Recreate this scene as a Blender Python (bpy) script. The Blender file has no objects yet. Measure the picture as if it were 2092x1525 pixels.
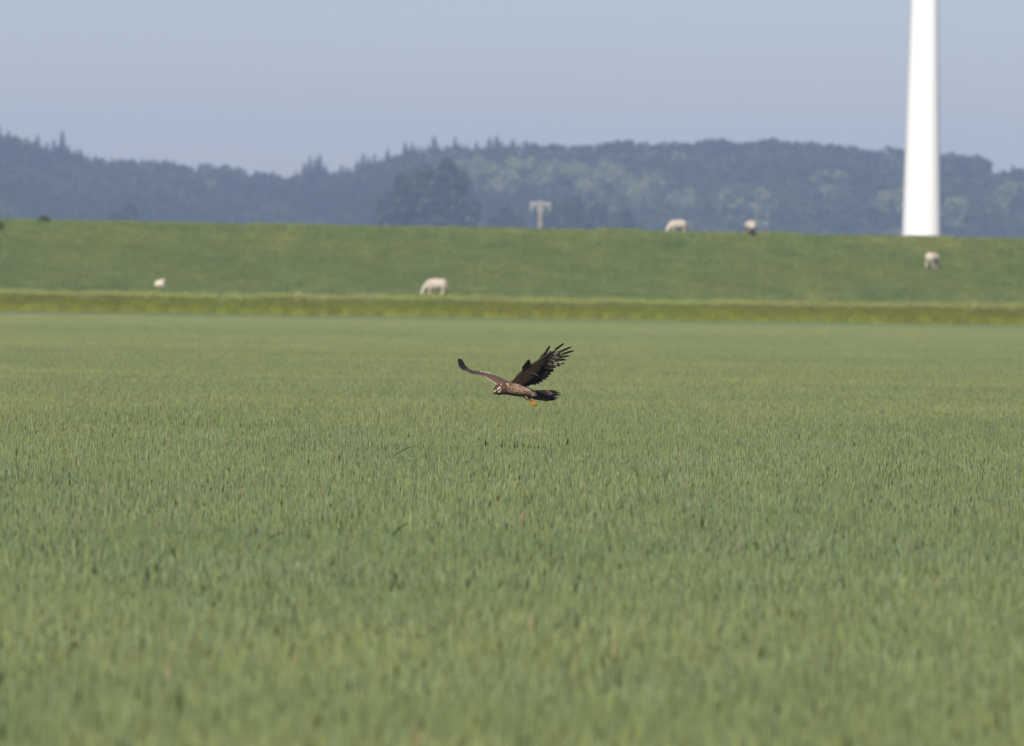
import bpy, bmesh, math, random
import numpy as np
from mathutils import Vector, Matrix, noise
from mathutils.bvhtree import BVHTree

random.seed(7)
rng = np.random.default_rng(7)
S = bpy.context.scene
COL = S.collection

# ------------------------------------------------------------------ camera
FPX, W0, H0 = 18200.0, 2092.0, 1525.0          # focal length in photo pixels, photo size
EYE = Vector((0, 0, 1.6))
HORIZON = 607.0                                # photo row of eye level at the middle column
PITCH = (H0 / 2 - HORIZON) / FPX
ROLL = math.radians(0.80)
fwd = Vector((0, math.cos(PITCH), -math.sin(PITCH)))
_x = Vector((1, 0, 0)); _u = _x.cross(fwd)
RGT = _x * math.cos(ROLL) + _u * math.sin(ROLL)
UPV = -_x * math.sin(ROLL) + _u * math.cos(ROLL)
cd = bpy.data.cameras.new('camera')
cam = bpy.data.objects.new('camera', cd); COL.objects.link(cam)
cam.matrix_world = Matrix(((RGT.x, UPV.x, -fwd.x, EYE.x), (RGT.y, UPV.y, -fwd.y, EYE.y),
                           (RGT.z, UPV.z, -fwd.z, EYE.z), (0, 0, 0, 1)))
cd.sensor_width = 36.0
cd.lens = FPX / W0 * 36.0
cd.clip_start = 0.5; cd.clip_end = 30000
BIRD_D = 58.0
cd.dof.use_dof = True
cd.dof.focus_distance = BIRD_D
cd.dof.aperture_fstop = 8.2
S.camera = cam

# ------------------------------------------------------------------ world, sun, exposure
SUN_AZ = math.radians(192)       # clockwise from +Y: behind the camera, to its left
SUN_EL = math.radians(35)
wd = bpy.data.worlds.new('World'); S.world = wd; wd.use_nodes = True
wn = wd.node_tree; wn.nodes.clear()
wo = wn.nodes.new('ShaderNodeOutputWorld'); bg = wn.nodes.new('ShaderNodeBackground')
sk = wn.nodes.new('ShaderNodeTexSky'); sk.sky_type = 'NISHITA'; sk.sun_disc = False
sk.sun_elevation = SUN_EL; sk.sun_rotation = SUN_AZ
sk.air_density = 0.6; sk.dust_density = 0.5; sk.ozone_density = 0.0; sk.altitude = 0
tn = wn.nodes.new('ShaderNodeMix'); tn.data_type = 'RGBA'; tn.blend_type = 'MULTIPLY'; tn.inputs[0].default_value = 1.0
tn.inputs[7].default_value = (1.06, 0.97, 0.985, 1)      # the whole sky a little more lavender, as through thin high cloud
wn.links.new(sk.outputs[0], tn.inputs[6]); wn.links.new(tn.outputs[2], bg.inputs[0]); wn.links.new(bg.outputs[0], wo.inputs[0])
bg.inputs[1].default_value = 0.050
sl = bpy.data.lights.new('sun', 'SUN'); sl.energy = 3.8; sl.angle = math.radians(0.53); sl.color = (1.0, 0.94, 0.84)
sun = bpy.data.objects.new('sun', sl); COL.objects.link(sun)
sdir = Vector((math.sin(SUN_AZ) * math.cos(SUN_EL), math.cos(SUN_AZ) * math.cos(SUN_EL), math.sin(SUN_EL)))
sun.rotation_euler = sdir.to_track_quat('Z', 'Y').to_euler(); sun.location = (0, 0, 300)
S.view_settings.view_transform = 'Standard'; S.view_settings.look = 'None'
S.view_settings.gamma = 1.0; S.view_settings.use_curve_mapping = False
S.view_settings.exposure = 0.72
S.render.engine = 'CYCLES'
S.cycles.use_denoising = True
S.cycles.max_bounces = 6; S.cycles.diffuse_bounces = 3; S.cycles.volume_bounces = 1
S.cycles.transparent_max_bounces = 4

# ------------------------------------------------------------------ helpers
def at(px, py, d):
    """world point seen at a photo pixel, at a distance along the view axis"""
    return EYE + (fwd + RGT * ((px - W0 / 2) / FPX) + UPV * ((H0 / 2 - py) / FPX)) * d

def level(px, py):
    """photo row with the camera's roll taken out"""
    return py - math.tan(ROLL) * (px - W0 / 2)

def link(o, parent=None):
    COL.objects.link(o)
    if parent is not None:
        o.parent = parent
    return o

def mesh(name, verts, faces, mat=None, cols=None, smooth=True):
    me = bpy.data.meshes.new(name)
    me.from_pydata([tuple(v) for v in verts], [], [tuple(f) for f in faces])
    if cols is not None:
        a = me.color_attributes.new('col', 'FLOAT_COLOR', 'POINT')
        c = np.ones((len(verts), 4), dtype=np.float32); c[:, :3] = np.asarray(cols, dtype=np.float32)
        a.data.foreach_set('color', c.ravel())
    if smooth:
        me.polygons.foreach_set('use_smooth', [True] * len(me.polygons))
    if mat: me.materials.append(mat)
    me.update()
    return me

def obj(name, me, parent=None):
    return link(bpy.data.objects.new(name, me), parent)

def tag(o, label=None, cat=None, group=None, kind=None):
    if label: o['label'] = label
    if cat: o['category'] = cat
    if group: o['group'] = group
    if kind: o['kind'] = kind
    return o

def empty(name, loc, rz=0.0):
    o = bpy.data.objects.new(name, None); COL.objects.link(o)
    o.location = loc; o.rotation_euler = (0, 0, rz); o.empty_display_size = 0.2
    return o

class Geo:
    """collects vertices, faces and point colours"""
    def __init__(s): s.v, s.f, s.c = [], [], []
    def add(s, vs, fs, col):
        n = len(s.v); s.v += [tuple(p) for p in vs]
        s.f += [tuple(i + n for i in f) for f in fs]
        if np.ndim(col) == 1: s.c += [tuple(col)] * len(vs)
        else: s.c += [tuple(q) for q in col]
    def tube(s, pts, rads, col, sides=6, cap=True):
        pts = [Vector(p) for p in pts]; vs, fs = [], []
        for i, p in enumerate(pts):
            t = (pts[min(i + 1, len(pts) - 1)] - pts[max(i - 1, 0)]).normalized()
            a = t.orthogonal().normalized() if i == 0 else (a - t * a.dot(t)).normalized()
            b = t.cross(a)
            for k in range(sides):
                an = 2 * math.pi * k / sides
                vs.append(p + (a * math.cos(an) + b * math.sin(an)) * rads[i])
        for i in range(len(pts) - 1):
            for k in range(sides):
                k2 = (k + 1) % sides
                fs.append((i * sides + k, i * sides + k2, (i + 1) * sides + k2, (i + 1) * sides + k))
        col = [tuple(col)] * len(vs) if np.ndim(col) == 1 else list(col)
        if cap:                                  # caps on vertices of their own, so the sides stay smoothly shaded
            m = (len(pts) - 1) * sides; n0 = len(vs)
            vs += vs[:sides] + vs[m:m + sides]; col += col[:sides] + col[m:m + sides]
            fs.append(tuple(range(n0, n0 + sides))[::-1]); fs.append(tuple(range(n0 + sides, n0 + 2 * sides)))
        s.add(vs, fs, col)
    def box(s, c, h, col):
        c = Vector(c); vs = []
        for dz in (-1, 1):
            for dx, dy in ((-1, -1), (1, -1), (1, 1), (-1, 1)):
                vs.append(c + Vector((dx * h[0], dy * h[1], dz * h[2])))
        s.add(vs, [(3, 2, 1, 0), (4, 5, 6, 7), (0, 1, 5, 4), (1, 2, 6, 5), (2, 3, 7, 6), (3, 0, 4, 7)], col)
    def blade(s, base, ang, length, width, lean, droop, col0, col1, seg=4):
        """a bent leaf: strip of quads, narrowing to the tip"""
        d = Vector((math.cos(ang), math.sin(ang), 0)); sd = Vector((-d.y, d.x, 0))
        p = Vector(base); th = lean; vs, cs, fs = [], [], []
        for i in range(seg + 1):
            t = i / seg
            w = width * 0.5 * (1 - t ** 2.2) + 0.0004
            vs += [p - sd * w, p + sd * w]
            c = tuple(a + (b - a) * t for a, b in zip(col0, col1)); cs += [c, c]
            p = p + (d * math.sin(th) + Vector((0, 0, math.cos(th)))) * (length / seg); th += droop / seg
        for i in range(seg): fs.append((2 * i, 2 * i + 1, 2 * i + 3, 2 * i + 2))
        s.add(vs, fs, cs)
    def build(s, name, mat, smooth=True): return mesh(name, s.v, s.f, mat, s.c, smooth)

def nodes_mat(name):
    m = bpy.data.materials.new(name); m.use_nodes = True
    nt = m.node_tree; nt.nodes.clear()
    return m, nt, nt.nodes, nt.links

def N(nt, kind, **kw):
    n = nt.nodes.new(kind)
    for k, v in kw.items():
        if k.startswith('i_'):
            key = k[2:]
            n.inputs[int(key) if key.isdigit() else key.replace('_', ' ')].default_value = v
        else: setattr(n, k, v)
    return n

def ramp(nt, fac, stops):
    r = nt.nodes.new('ShaderNodeValToRGB'); el = r.color_ramp.elements
    while len(el) < len(stops): el.new(0.5)
    for e, (p, c) in zip(el, stops):
        e.position = p; e.color = (*c, 1) if len(c) == 3 else c
    nt.links.new(fac, r.inputs[0]); return r.outputs[0]

def mul(nt, a, b, fac=1.0, mode='MULTIPLY'):
    m = nt.nodes.new('ShaderNodeMix'); m.data_type = 'RGBA'; m.blend_type = mode
    m.inputs[0].default_value = fac
    nt.links.new(a, m.inputs[6])
    if hasattr(b, 'node'): nt.links.new(b, m.inputs[7])
    else: m.inputs[7].default_value = (*b, 1)
    return m.outputs[2]

def wpos(nt, scale):
    g = nt.nodes.new('ShaderNodeNewGeometry'); mp = nt.nodes.new('ShaderNodeMapping')
    mp.inputs['Scale'].default_value = scale
    nt.links.new(g.outputs['Position'], mp.inputs[0]); return mp.outputs[0]

def nz(nt, vec, scale, detail=3, rough=0.55):
    n = nt.nodes.new('ShaderNodeTexNoise'); n.inputs['Scale'].default_value = scale
    n.inputs['Detail'].default_value = detail; n.inputs['Roughness'].default_value = rough
    if vec is not None: nt.links.new(vec, n.inputs['Vector'])
    return n.outputs['Fac']

def attr(nt, name, inst=False):
    a = nt.nodes.new('ShaderNodeAttribute'); a.attribute_name = name
    a.attribute_type = 'INSTANCER' if inst else 'GEOMETRY'
    return a

def finish(nt, color, rough=0.7, spec=0.25, translucent=0.0, bump=None):
    out = nt.nodes.new('ShaderNodeOutputMaterial'); p = nt.nodes.new('ShaderNodeBsdfPrincipled')
    p.inputs['Roughness'].default_value = rough; p.inputs['Specular IOR Level'].default_value = spec
    if hasattr(color, 'node'): nt.links.new(color, p.inputs['Base Color'])
    else: p.inputs['Base Color'].default_value = (*color, 1)
    if bump is not None:
        b = nt.nodes.new('ShaderNodeBump'); b.inputs['Strength'].default_value = bump[1]
        b.inputs['Distance'].default_value = bump[2]
        nt.links.new(bump[0], b.inputs['Height']); nt.links.new(b.outputs[0], p.inputs['Normal'])
    sh = p.outputs[0]
    if translucent:
        t = nt.nodes.new('ShaderNodeBsdfTranslucent'); mx = nt.nodes.new('ShaderNodeMixShader')
        mx.inputs[0].default_value = translucent
        if hasattr(color, 'node'): nt.links.new(color, t.inputs[0])
        else: t.inputs[0].default_value = (*color, 1)
        nt.links.new(sh, mx.inputs[1]); nt.links.new(t.outputs[0], mx.inputs[2]); sh = mx.outputs[0]
    nt.links.new(sh, out.inputs[0])

def scatter(name, pts, rots, scls, idx, tint, protos):
    """ONE object whose points carry instances of a few prototype meshes"""
    pc = bpy.data.collections.new(name + '_kinds')
    for k, me in enumerate(protos):
        pc.objects.link(bpy.data.objects.new('%s_kind_%02d' % (name, k), me))
    me = bpy.data.meshes.new(name); n = len(pts)
    me.vertices.add(n); me.vertices.foreach_set('co', np.asarray(pts, dtype=np.float32).ravel())
    for nm, ty, key, arr in (('rot', 'FLOAT_VECTOR', 'vector', rots), ('scl', 'FLOAT_VECTOR', 'vector', scls),
                             ('idx', 'INT', 'value', idx), ('tint', 'FLOAT', 'value', tint)):
        a = me.attributes.new(nm, ty, 'POINT')
        a.data.foreach_set(key, np.asarray(arr, dtype=np.int32 if ty == 'INT' else np.float32).ravel())
    o = obj(name, me)
    ng = bpy.data.node_groups.new(name + '_scatter', 'GeometryNodeTree')
    ng.interface.new_socket('Geometry', in_out='INPUT', socket_type='NodeSocketGeometry')
    ng.interface.new_socket('Geometry', in_out='OUTPUT', socket_type='NodeSocketGeometry')
    gi = ng.nodes.new('NodeGroupInput'); go = ng.nodes.new('NodeGroupOutput')
    ci = ng.nodes.new('GeometryNodeCollectionInfo'); ci.inputs['Collection'].default_value = pc
    ci.inputs['Separate Children'].default_value = True; ci.inputs['Reset Children'].default_value = True
    ip = ng.nodes.new('GeometryNodeInstanceOnPoints'); ip.inputs['Pick Instance'].default_value = True
    def na(nm, ty):
        a = ng.nodes.new('GeometryNodeInputNamedAttribute'); a.data_type = ty; a.inputs['Name'].default_value = nm
        return a.outputs[0]
    L = ng.links.new
    L(gi.outputs[0], ip.inputs['Points']); L(ci.outputs[0], ip.inputs['Instance'])
    L(na('idx', 'INT'), ip.inputs['Instance Index'])
    er = ng.nodes.new('FunctionNodeEulerToRotation'); L(na('rot', 'FLOAT_VECTOR'), er.inputs[0])
    L(er.outputs[0], ip.inputs['Rotation']); L(na('scl', 'FLOAT_VECTOR'), ip.inputs['Scale'])
    L(ip.outputs[0], go.inputs[0])
    md = o.modifiers.new('scatter', 'NODES'); md.node_group = ng
    return o

def snoise(x, y, z=0.0): return noise.noise(Vector((x, y, z)))

# ------------------------------------------------------------------ materials
def vc_mat(name, rough=0.7, spec=0.2, translucent=0.0, noise_sc=None, amp=(0.8, 1.2), bump=None):
    m, nt, nd, ln = nodes_mat(name)
    c = attr(nt, 'col').outputs['Color']
    if noise_sc:
        c = mul(nt, c, ramp(nt, nz(nt, wpos(nt, (1, 1, 1)), noise_sc, 4), [(0.3, (amp[0],) * 3), (0.7, (amp[1],) * 3)]))
    b = None
    if bump: b = (nz(nt, wpos(nt, (1, 1, 1)), bump[0], 3), bump[1], bump[2])
    finish(nt, c, rough, spec, translucent, b); return m

# wheat: own colour per plant, drifting slowly over the field
m, nt, nd, ln = nodes_mat('wheat'); M_WHEAT = m
c = attr(nt, 'col').outputs['Color']
big = nz(nt, wpos(nt, (0.035, 0.012, 1)), 1.0, 4, 0.6)
c = mul(nt, c, ramp(nt, big, [(0.3, (0.90, 0.98, 0.98)), (0.5, (1, 1, 1)), (0.7, (1.12, 1.06, 0.98))]))
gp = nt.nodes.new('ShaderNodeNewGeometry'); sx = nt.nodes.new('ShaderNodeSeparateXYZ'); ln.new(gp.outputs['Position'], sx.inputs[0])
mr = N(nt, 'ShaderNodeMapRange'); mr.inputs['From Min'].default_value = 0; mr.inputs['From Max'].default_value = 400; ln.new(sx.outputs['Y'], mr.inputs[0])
c = mul(nt, c, ramp(nt, mr.outputs[0], [(0.0, (0.97, 0.99, 0.97)), (0.22, (1, 1, 1)), (0.45, (1.18, 1.13, 1.07)), (0.86, (1.38, 1.27, 1.14)), (0.90, (0.96, 1.0, 1.0)), (1.0, (0.96, 1.0, 1.0))]))  # haze and grazing light painted in as paler far wheat; edge strip greener
c = mul(nt, c, ramp(nt, nz(nt, wpos(nt, (0.008, 0.06, 1)), 1.0, 4, 0.6), [(0.32, (0.92, 0.95, 0.97)), (0.5, (1, 1, 1)), (0.68, (1.12, 1.07, 1.04))]))
small = nz(nt, wpos(nt, (0.5, 0.25, 1)), 1.0, 3)
c = mul(nt, c, ramp(nt, small, [(0.3, (0.90, 0.94, 0.96)), (0.7, (1.1, 1.06, 1.02))]))
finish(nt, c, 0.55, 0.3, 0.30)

# short dike grass: tint per tuft, patches of olive and of fresher green
def grass_mat(name, stops, stops2, tr=0.15):
    m, nt, nd, ln = nodes_mat(name)
    c = attr(nt, 'col').outputs['Color']
    a = nz(nt, wpos(nt, (0.22, 0.16, 0.3)), 1.0, 5, 0.62)
    c = mul(nt, c, ramp(nt, a, stops))
    b = nz(nt, wpos(nt, (0.9, 0.45, 0.6)), 1.0, 4, 0.6)
    c = mul(nt, c, ramp(nt, b, stops2))
    finish(nt, c, 0.65, 0.15, tr); return m
M_DIKE = grass_mat('dike_grass', [(0.32, (0.70, 0.82, 0.84)), (0.44, (0.90, 0.96, 0.97)), (0.56, (1.04, 1.0, 0.95)), (0.70, (1.26, 1.10, 1.0))],
                   [(0.3, (0.70, 0.80, 0.82)), (0.55, (1, 1, 1)), (0.75, (1.28, 1.15, 1.1))])
M_VERGE = grass_mat('verge_grass', [(0.3, (0.95, 0.85, 0.9)), (0.5, (1, 1, 1)), (0.7, (0.92, 1.05, 0.9))],
                    [(0.3, (0.88, 0.88, 0.88)), (0.7, (1.1, 1.08, 1.08))], 0.35)

def soil_mat(name, c0, c1, sc):
    m, nt, nd, ln = nodes_mat(name)
    finish(nt, ramp(nt, nz(nt, wpos(nt, (1, 1, 1)), sc, 5), [(0.35, c0), (0.65, c1)]), 0.9, 0.1); return m
M_SOIL = soil_mat('field_soil', (0.05, 0.045, 0.025), (0.09, 0.075, 0.045), 2.0)
m, nt, nd, ln = nodes_mat('turf'); M_TURF = m
gp = nt.nodes.new('ShaderNodeNewGeometry'); sx = nt.nodes.new('ShaderNodeSeparateXYZ'); ln.new(gp.outputs['Position'], sx.inputs[0])
mr = N(nt, 'ShaderNodeMapRange'); mr.inputs['From Min'].default_value = 400; mr.inputs['From Max'].default_value = 420; ln.new(sx.outputs['Y'], mr.inputs[0])
c = ramp(nt, mr.outputs[0], [(0.38, (0.205, 0.235, 0.038)), (0.43, (0.10, 0.13, 0.04))])
finish(nt, mul(nt, c, ramp(nt, nz(nt, wpos(nt, (1, 1, 1)), 0.5, 5), [(0.35, (0.85, 0.88, 0.85)), (0.65, (1.1, 1.08, 1.1))])), 0.9, 0.1)
M_HILL = soil_mat('forest_floor', (0.02, 0.03, 0.012), (0.035, 0.045, 0.02), 0.05)

def leaf_mat(name, lo, hi, amp=0.3):
    m, nt, nd, ln = nodes_mat(name)
    t = attr(nt, 'tint', True).outputs['Fac']
    oi = nt.nodes.new('ShaderNodeObjectInfo')
    add = N(nt, 'ShaderNodeMath', operation='ADD'); ln.new(t, add.inputs[0])
    hf = N(nt, 'ShaderNodeMath', operation='MULTIPLY'); ln.new(oi.outputs['Random'], hf.inputs[0]); hf.inputs[1].default_value = amp
    ln.new(hf.outputs[0], add.inputs[1])
    c = ramp(nt, add.outputs[0], [(0.0, lo), (1.0, hi)])
    c = mul(nt, c, ramp(nt, nz(nt, wpos(nt, (1, 1, 1)), 0.5, 3), [(0.3, (0.7, 0.75, 0.75)), (0.7, (1.25, 1.2, 1.2))]))
    c = mul(nt, c, attr(nt, 'col').outputs['Color'])
    finish(nt, c, 0.6, 0.15, 0.2); return m
M_NEEDLE = leaf_mat('conifer_needles', (0.022, 0.036, 0.020), (0.040, 0.058, 0.026))
M_LEAF = leaf_mat('broadleaf_foliage', (0.040, 0.066, 0.026), (0.100, 0.130, 0.045))
M_PALE = leaf_mat('pale_spring_foliage', (0.18, 0.22, 0.09), (0.27, 0.29, 0.125))
M_DARKLEAF = leaf_mat('dark_broadleaf_foliage', (0.040, 0.060, 0.027), (0.050, 0.072, 0.030))
m, nt, nd, ln = nodes_mat('bark'); M_BARK = m
finish(nt, ramp(nt, nz(nt, wpos(nt, (3, 3, 0.6)), 2.0), [(0.3, (0.05, 0.04, 0.03)), (0.7, (0.12, 0.10, 0.08))]), 0.9, 0.1)

# ------------------------------------------------------------------ ground, dike, hills
g = Geo(); g.add([(-2400, -60, 0), (2400, -60, 0), (2400, 4900, 0), (-2400, 4900, 0)], [(0, 1, 2, 3)], (1, 1, 1))
tag(obj('ground', g.build('ground', M_SOIL)), kind='structure')

def sstep(a, b, x):
    t = min(1.0, max(0.0, (x - a) / (b - a))); return t * t * (3 - 2 * t)

def dike_z(x, y):
    crest = 4.97 - 0.0016 * (x + 23) - 0.00008 * max(0.0, x + 23) ** 2 * 0.9 + 0.03 * snoise(x * 0.05, 3.1)
    bank = 1.02 * sstep(401.8, 405.6, y) + 0.04 * snoise(x * 0.3, y * 0.3, 7)
    if y < 408.5: z = bank + 0.16 * sstep(405.6, 408.5, y)
    else:
        t = min(1.0, (y - 408.5) / 28.0)
        z = 1.18 + (crest - 1.18) * (t - 0.06 * math.sin(2 * math.pi * t) )
    z += 0.05 * snoise(x * 0.12, y * 0.2, 1.7) * sstep(404, 409, y) * (1 - sstep(430, 437, y))
    z *= 1 - sstep(441, 470, y)
    z *= 1 - sstep(400, 900, abs(x)) * 0.0
    return z + 0.004 - 0.3 * sstep(469, 470.5, y) - 0.3 * (1 - sstep(401, 401.8, y))

xs = np.concatenate([np.linspace(-700, -75, 26), np.linspace(-70, 70, 113), np.linspace(75, 700, 26)])
ys = np.concatenate([np.linspace(401, 412, 23), np.linspace(413, 443, 41), np.linspace(446, 470.5, 10)])
vs = [(x, y, dike_z(x, y)) for y in ys for x in xs]; nx = len(xs)
fs = [(j * nx + i, j * nx + i + 1, (j + 1) * nx + i + 1, (j + 1) * nx + i) for j in range(len(ys) - 1) for i in range(nx - 1)]
tag(obj('grass_dike', mesh('grass_dike', vs, fs, M_TURF)), 'long grassy dike embankment with a level crest across the whole view', 'dike', kind='structure')

# skyline of the far wood, photo pixels (x, y, kind): c conifer spire, b rounded broadleaf crown, - a gap
SKY = [(-300, 240, 'c'), (-260, 250, 'c'), (-215, 243, 'c'), (-170, 252, 'c'), (-130, 246, 'c'), (-95, 255, 'c'), (-60, 250, 'c'), (-30, 262, 'c'),
 (-6, 254, 'c'), (18, 264, 'c'), (33, 274, 'c'), (52, 277, 'c'), (75, 273, 'c'), (92, 289, 'c'), (107, 283, 'c'), (127, 263, 'c'),
 (139, 294, 'c'), (150, 302, 'c'), (164, 300, 'c'), (176, 315, 'c'), (189, 314, 'c'), (207, 325, 'b'), (224, 319, 'c'), (237, 327, 'b'), (248, 324, 'c'),
 (268, 327, 'b'), (284, 321, 'c'), (301, 330, 'b'), (318, 325, 'c'), (335, 329, 'b'), (353, 326, 'c'), (371, 338, 'b'), (388, 337, 'c'), (405, 331, 'c'),
 (425, 339, 'b'), (444, 341, 'c'), (462, 339, 'b'), (480, 345, 'b'), (497, 346, 'c'), (519, 346, 'c'), (534, 353, 'b'), (549, 357, 'b'), (566, 360, 'b'), (582, 360, 'c'),
 (602, 346, 'c'), (616, 330, 'c'), (629, 316, 'c'), (640, 318, 'c'), (649, 311, 'c'), (662, 335, 'c'), (679, 354, 'b'), (694, 334, 'c'), (703, 338, 'c'),
 (713, 342, 'c'), (725, 325, 'c'), (738, 310, 'c'), (749, 318, 'c'), (760, 311, 'c'), (774, 320, 'c'), (787, 300, 'c'), (804, 314, 'c'), (822, 287, 'c'),
 (837, 289, 'c'), (847, 296, 'c'), (857, 297, 'c'), (869, 294, 'c'), (881, 275, 'c'), (893, 297, 'c'), (906, 293, 'c'), (924, 276, 'c'), (936, 293, 'c'), (947, 291, 'c'), (968, 286, 'c'),
 (981, 300, 'c'), (994, 278, 'c'), (1008, 273, 'c'), (1019, 285, 'c'), (1030, 292, 'c'), (1041, 281, 'c'), (1051, 298, 'c'), (1070, 295, 'b'), (1088, 298, 'b'), (1103, 300, 'b'),
 (1120, 299, 'b'), (1137, 297, 'b'), (1160, 299, 'b'), (1182, 300, 'b'), (1200, 298, 'b'), (1217, 295, 'b'), (1234, 294, 'b'), (1250, 292, 'b'), (1268, 290, 'b'), (1283, 287, 'b'),
 (1302, 292, 'b'), (1329, 297, 'b'), (1345, 296, 'b'), (1365, 295, 'b'), (1386, 293, 'b'), (1404, 295, 'b'), (1425, 288, 'b'), (1442, 287, 'b'), (1459, 286, 'b'), (1477, 290, 'b'), (1494, 293, 'b'),
 (1515, 291, 'b'), (1537, 289, 'b'), (1559, 285, 'b'), (1580, 288, 'b'), (1600, 290, 'b'), (1622, 291, 'b'), (1643, 292, 'b'), (1662, 293, 'b'), (1680, 297, 'b'), (1695, 300, 'b'), (1711, 301, 'b'), (1727, 302, 'b'),
 (1743, 307, 'b'), (1760, 310, 'b'), (1775, 309, 'b'), (1789, 309, 'b'), (1813, 305, 'b'), (1830, 307, 'b'), (1845, 310, 'b'), (1870, 313, 'b'), (1900, 315, 'b'), (1927, 317, 'b'), (1943, 320, 'b'), (1960, 319, 'b'), (1978, 320, 'b'),
 (1994, 323, 'b'), (2010, 328, 'b'), (2034, 356, 'b'), (2048, 354, 'b'), (2061, 335, 'c'), (2075, 347, 'b'), (2092, 344, 'b'), (2115, 346, 'b'), (2140, 341, 'b'), (2175, 345, 'b'),
 (2210, 338, 'b'), (2250, 345, 'b'), (2300, 340, 'b'), (2340, 350, 'b'), (2390, 345, 'b')]
RIDGE = 3480.0
skx = np.array([(p[0] - W0 / 2) / FPX * RIDGE for p in SKY])
skz = np.array([(HORIZON - level(p[0], p[1])) / FPX * RIDGE + EYE.z for p in SKY])
def sky_z(x): return float(np.interp(x, skx, skz))
gx = np.linspace(-900, 900, 361)
base = np.interp(gx, skx, skz)
mn = np.array([base[max(0, i - 2):i + 3].min() for i in range(len(base))])
ker = np.hanning(9); ker /= ker.sum()
mn = np.convolve(np.pad(mn, 4, mode='edge'), ker, 'valid') - 14.5
def ridge_z(x): return float(np.interp(x, gx, mn))
def hill_z(x, y):
    t = sstep(2650, RIDGE, y) * 0.35 + 0.65 * min(1, max(0, (y - 2650) / (RIDGE - 2650)))
    if y > RIDGE: t = 1 - 0.75 * sstep(RIDGE + 10, 4300, y)
    z = ridge_z(x) * t + (1.5 * snoise(x * 0.012, y * 0.008, 2.2) * sstep(2650, 2800, y) * (1 - sstep(RIDGE - 120, RIDGE - 20, y)))
    return z - 1.2 * (1 - sstep(2640, 2690, y)) - 30 * sstep(4250, 4400, y) + 0.02
hx = np.linspace(-900, 900, 121); hy = np.concatenate([np.linspace(2640, RIDGE, 61), np.linspace(RIDGE + 20, 4400, 20)])
vs = [(x, y, hill_z(x, y)) for y in hy for x in hx]; nx = len(hx)
vs = [(x, y, max(z, -0.6)) for x, y, z in vs]
fs = [(j * nx + i, j * nx + i + 1, (j + 1) * nx + i + 1, (j + 1) * nx + i) for j in range(len(hy) - 1) for i in range(nx - 1)]
tag(obj('hills', mesh('hills', vs, fs, M_HILL)), kind='structure')

# ------------------------------------------------------------------ trees (unit height, scaled on placing)
def conifer_crown(seed, mat, slim=0.15):
    r = random.Random(seed); G = Geo(); n = 17
    for i in range(n):
        t = i / (n - 1); z = 0.12 + 0.86 * t
        rad = slim * (1 - t) ** 0.8 * r.uniform(0.8, 1.15) + 0.008
        k = 9 if t < 0.6 else 7; a0 = r.uniform(0, 6.28)
        for j in range(k):
            a = a0 + 6.283 * j / k + r.uniform(-.3, .3); L = rad * r.uniform(0.65, 1.25)
            d = Vector((math.cos(a), math.sin(a), 0)); s_ = Vector((-d.y, d.x, 0)); w = 0.55 * L + 0.006
            top = Vector((0, 0, z + 0.030)); mid = d * L * 0.55 + Vector((0, 0, z + 0.004)); tip = d * L + Vector((0, 0, z - 0.02 - 0.1 * L))
            sh = r.uniform(0.75, 1.2)
            G.add([top, mid - s_ * w * .6, mid + s_ * w * .6, tip - s_ * w * .25, tip + s_ * w * .25,
                   mid - s_ * w * .5 - Vector((0, 0, .035)), mid + s_ * w * .5 - Vector((0, 0, .035))],
                  [(0, 1, 2), (1, 3, 4, 2), (1, 5, 3), (2, 4, 6)], (sh, sh, sh))
    G.tube([(0, 0, 0.9), (0, 0, 1.0)], [0.008, 0.001], (1, 1, 1), 4)
    return G.build('crown', mat, False)

def leafy_crown(seed, mat, n=1100, wide=0.30, low=0.18, leaf=0.055, flat=1.0):
    r = random.Random(seed); G = Geo(); lobes = []
    for i in range(13):
        a = r.uniform(0, 6.28); t = r.random() ** 0.7; z = low + 0.12 + (1 - low - 0.22) * r.random()
        spread = wide * 0.75 * math.sqrt(max(0.05, 1 - ((z - 0.52) / 0.52) ** 2)) * t
        lobes.append((Vector((math.cos(a) * spread, math.sin(a) * spread, z)), r.uniform(0.09, 0.15)))
    lobes.append((Vector((r.uniform(-.04, .04), r.uniform(-.04, .04), 0.87)), 0.125))
    lobes.append((Vector((0, 0, 0.62)), 0.19)); lobes.append((Vector((0, 0, 0.45)), 0.17))
    for i in range(n):
        c, rad = lobes[r.randrange(len(lobes))]
        d = Vector((r.gauss(0, 1), r.gauss(0, 1), r.gauss(0, 1) * flat)).normalized()
        p = c + d * rad * (0.55 + 0.5 * r.random() ** 0.6)
        q = Matrix.Rotation(r.uniform(0, 6.28), 3, Vector((r.gauss(0, 1), r.gauss(0, 1), r.gauss(0, 1))).normalized())
        s_ = leaf * r.uniform(0.6, 1.35); sh = r.uniform(0.75, 1.25)
        G.add([p + q @ Vector(v) * s_ for v in ((-.5, -.32, 0), (.1, -.5, .12), (.55, .05, 0), (.05, .5, -.1), (-.45, .2, .1))],
              [(0, 1, 2, 3, 4)], (sh, sh * r.uniform(.95, 1.05), sh))
    return G.build('crown', mat, False)

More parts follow.
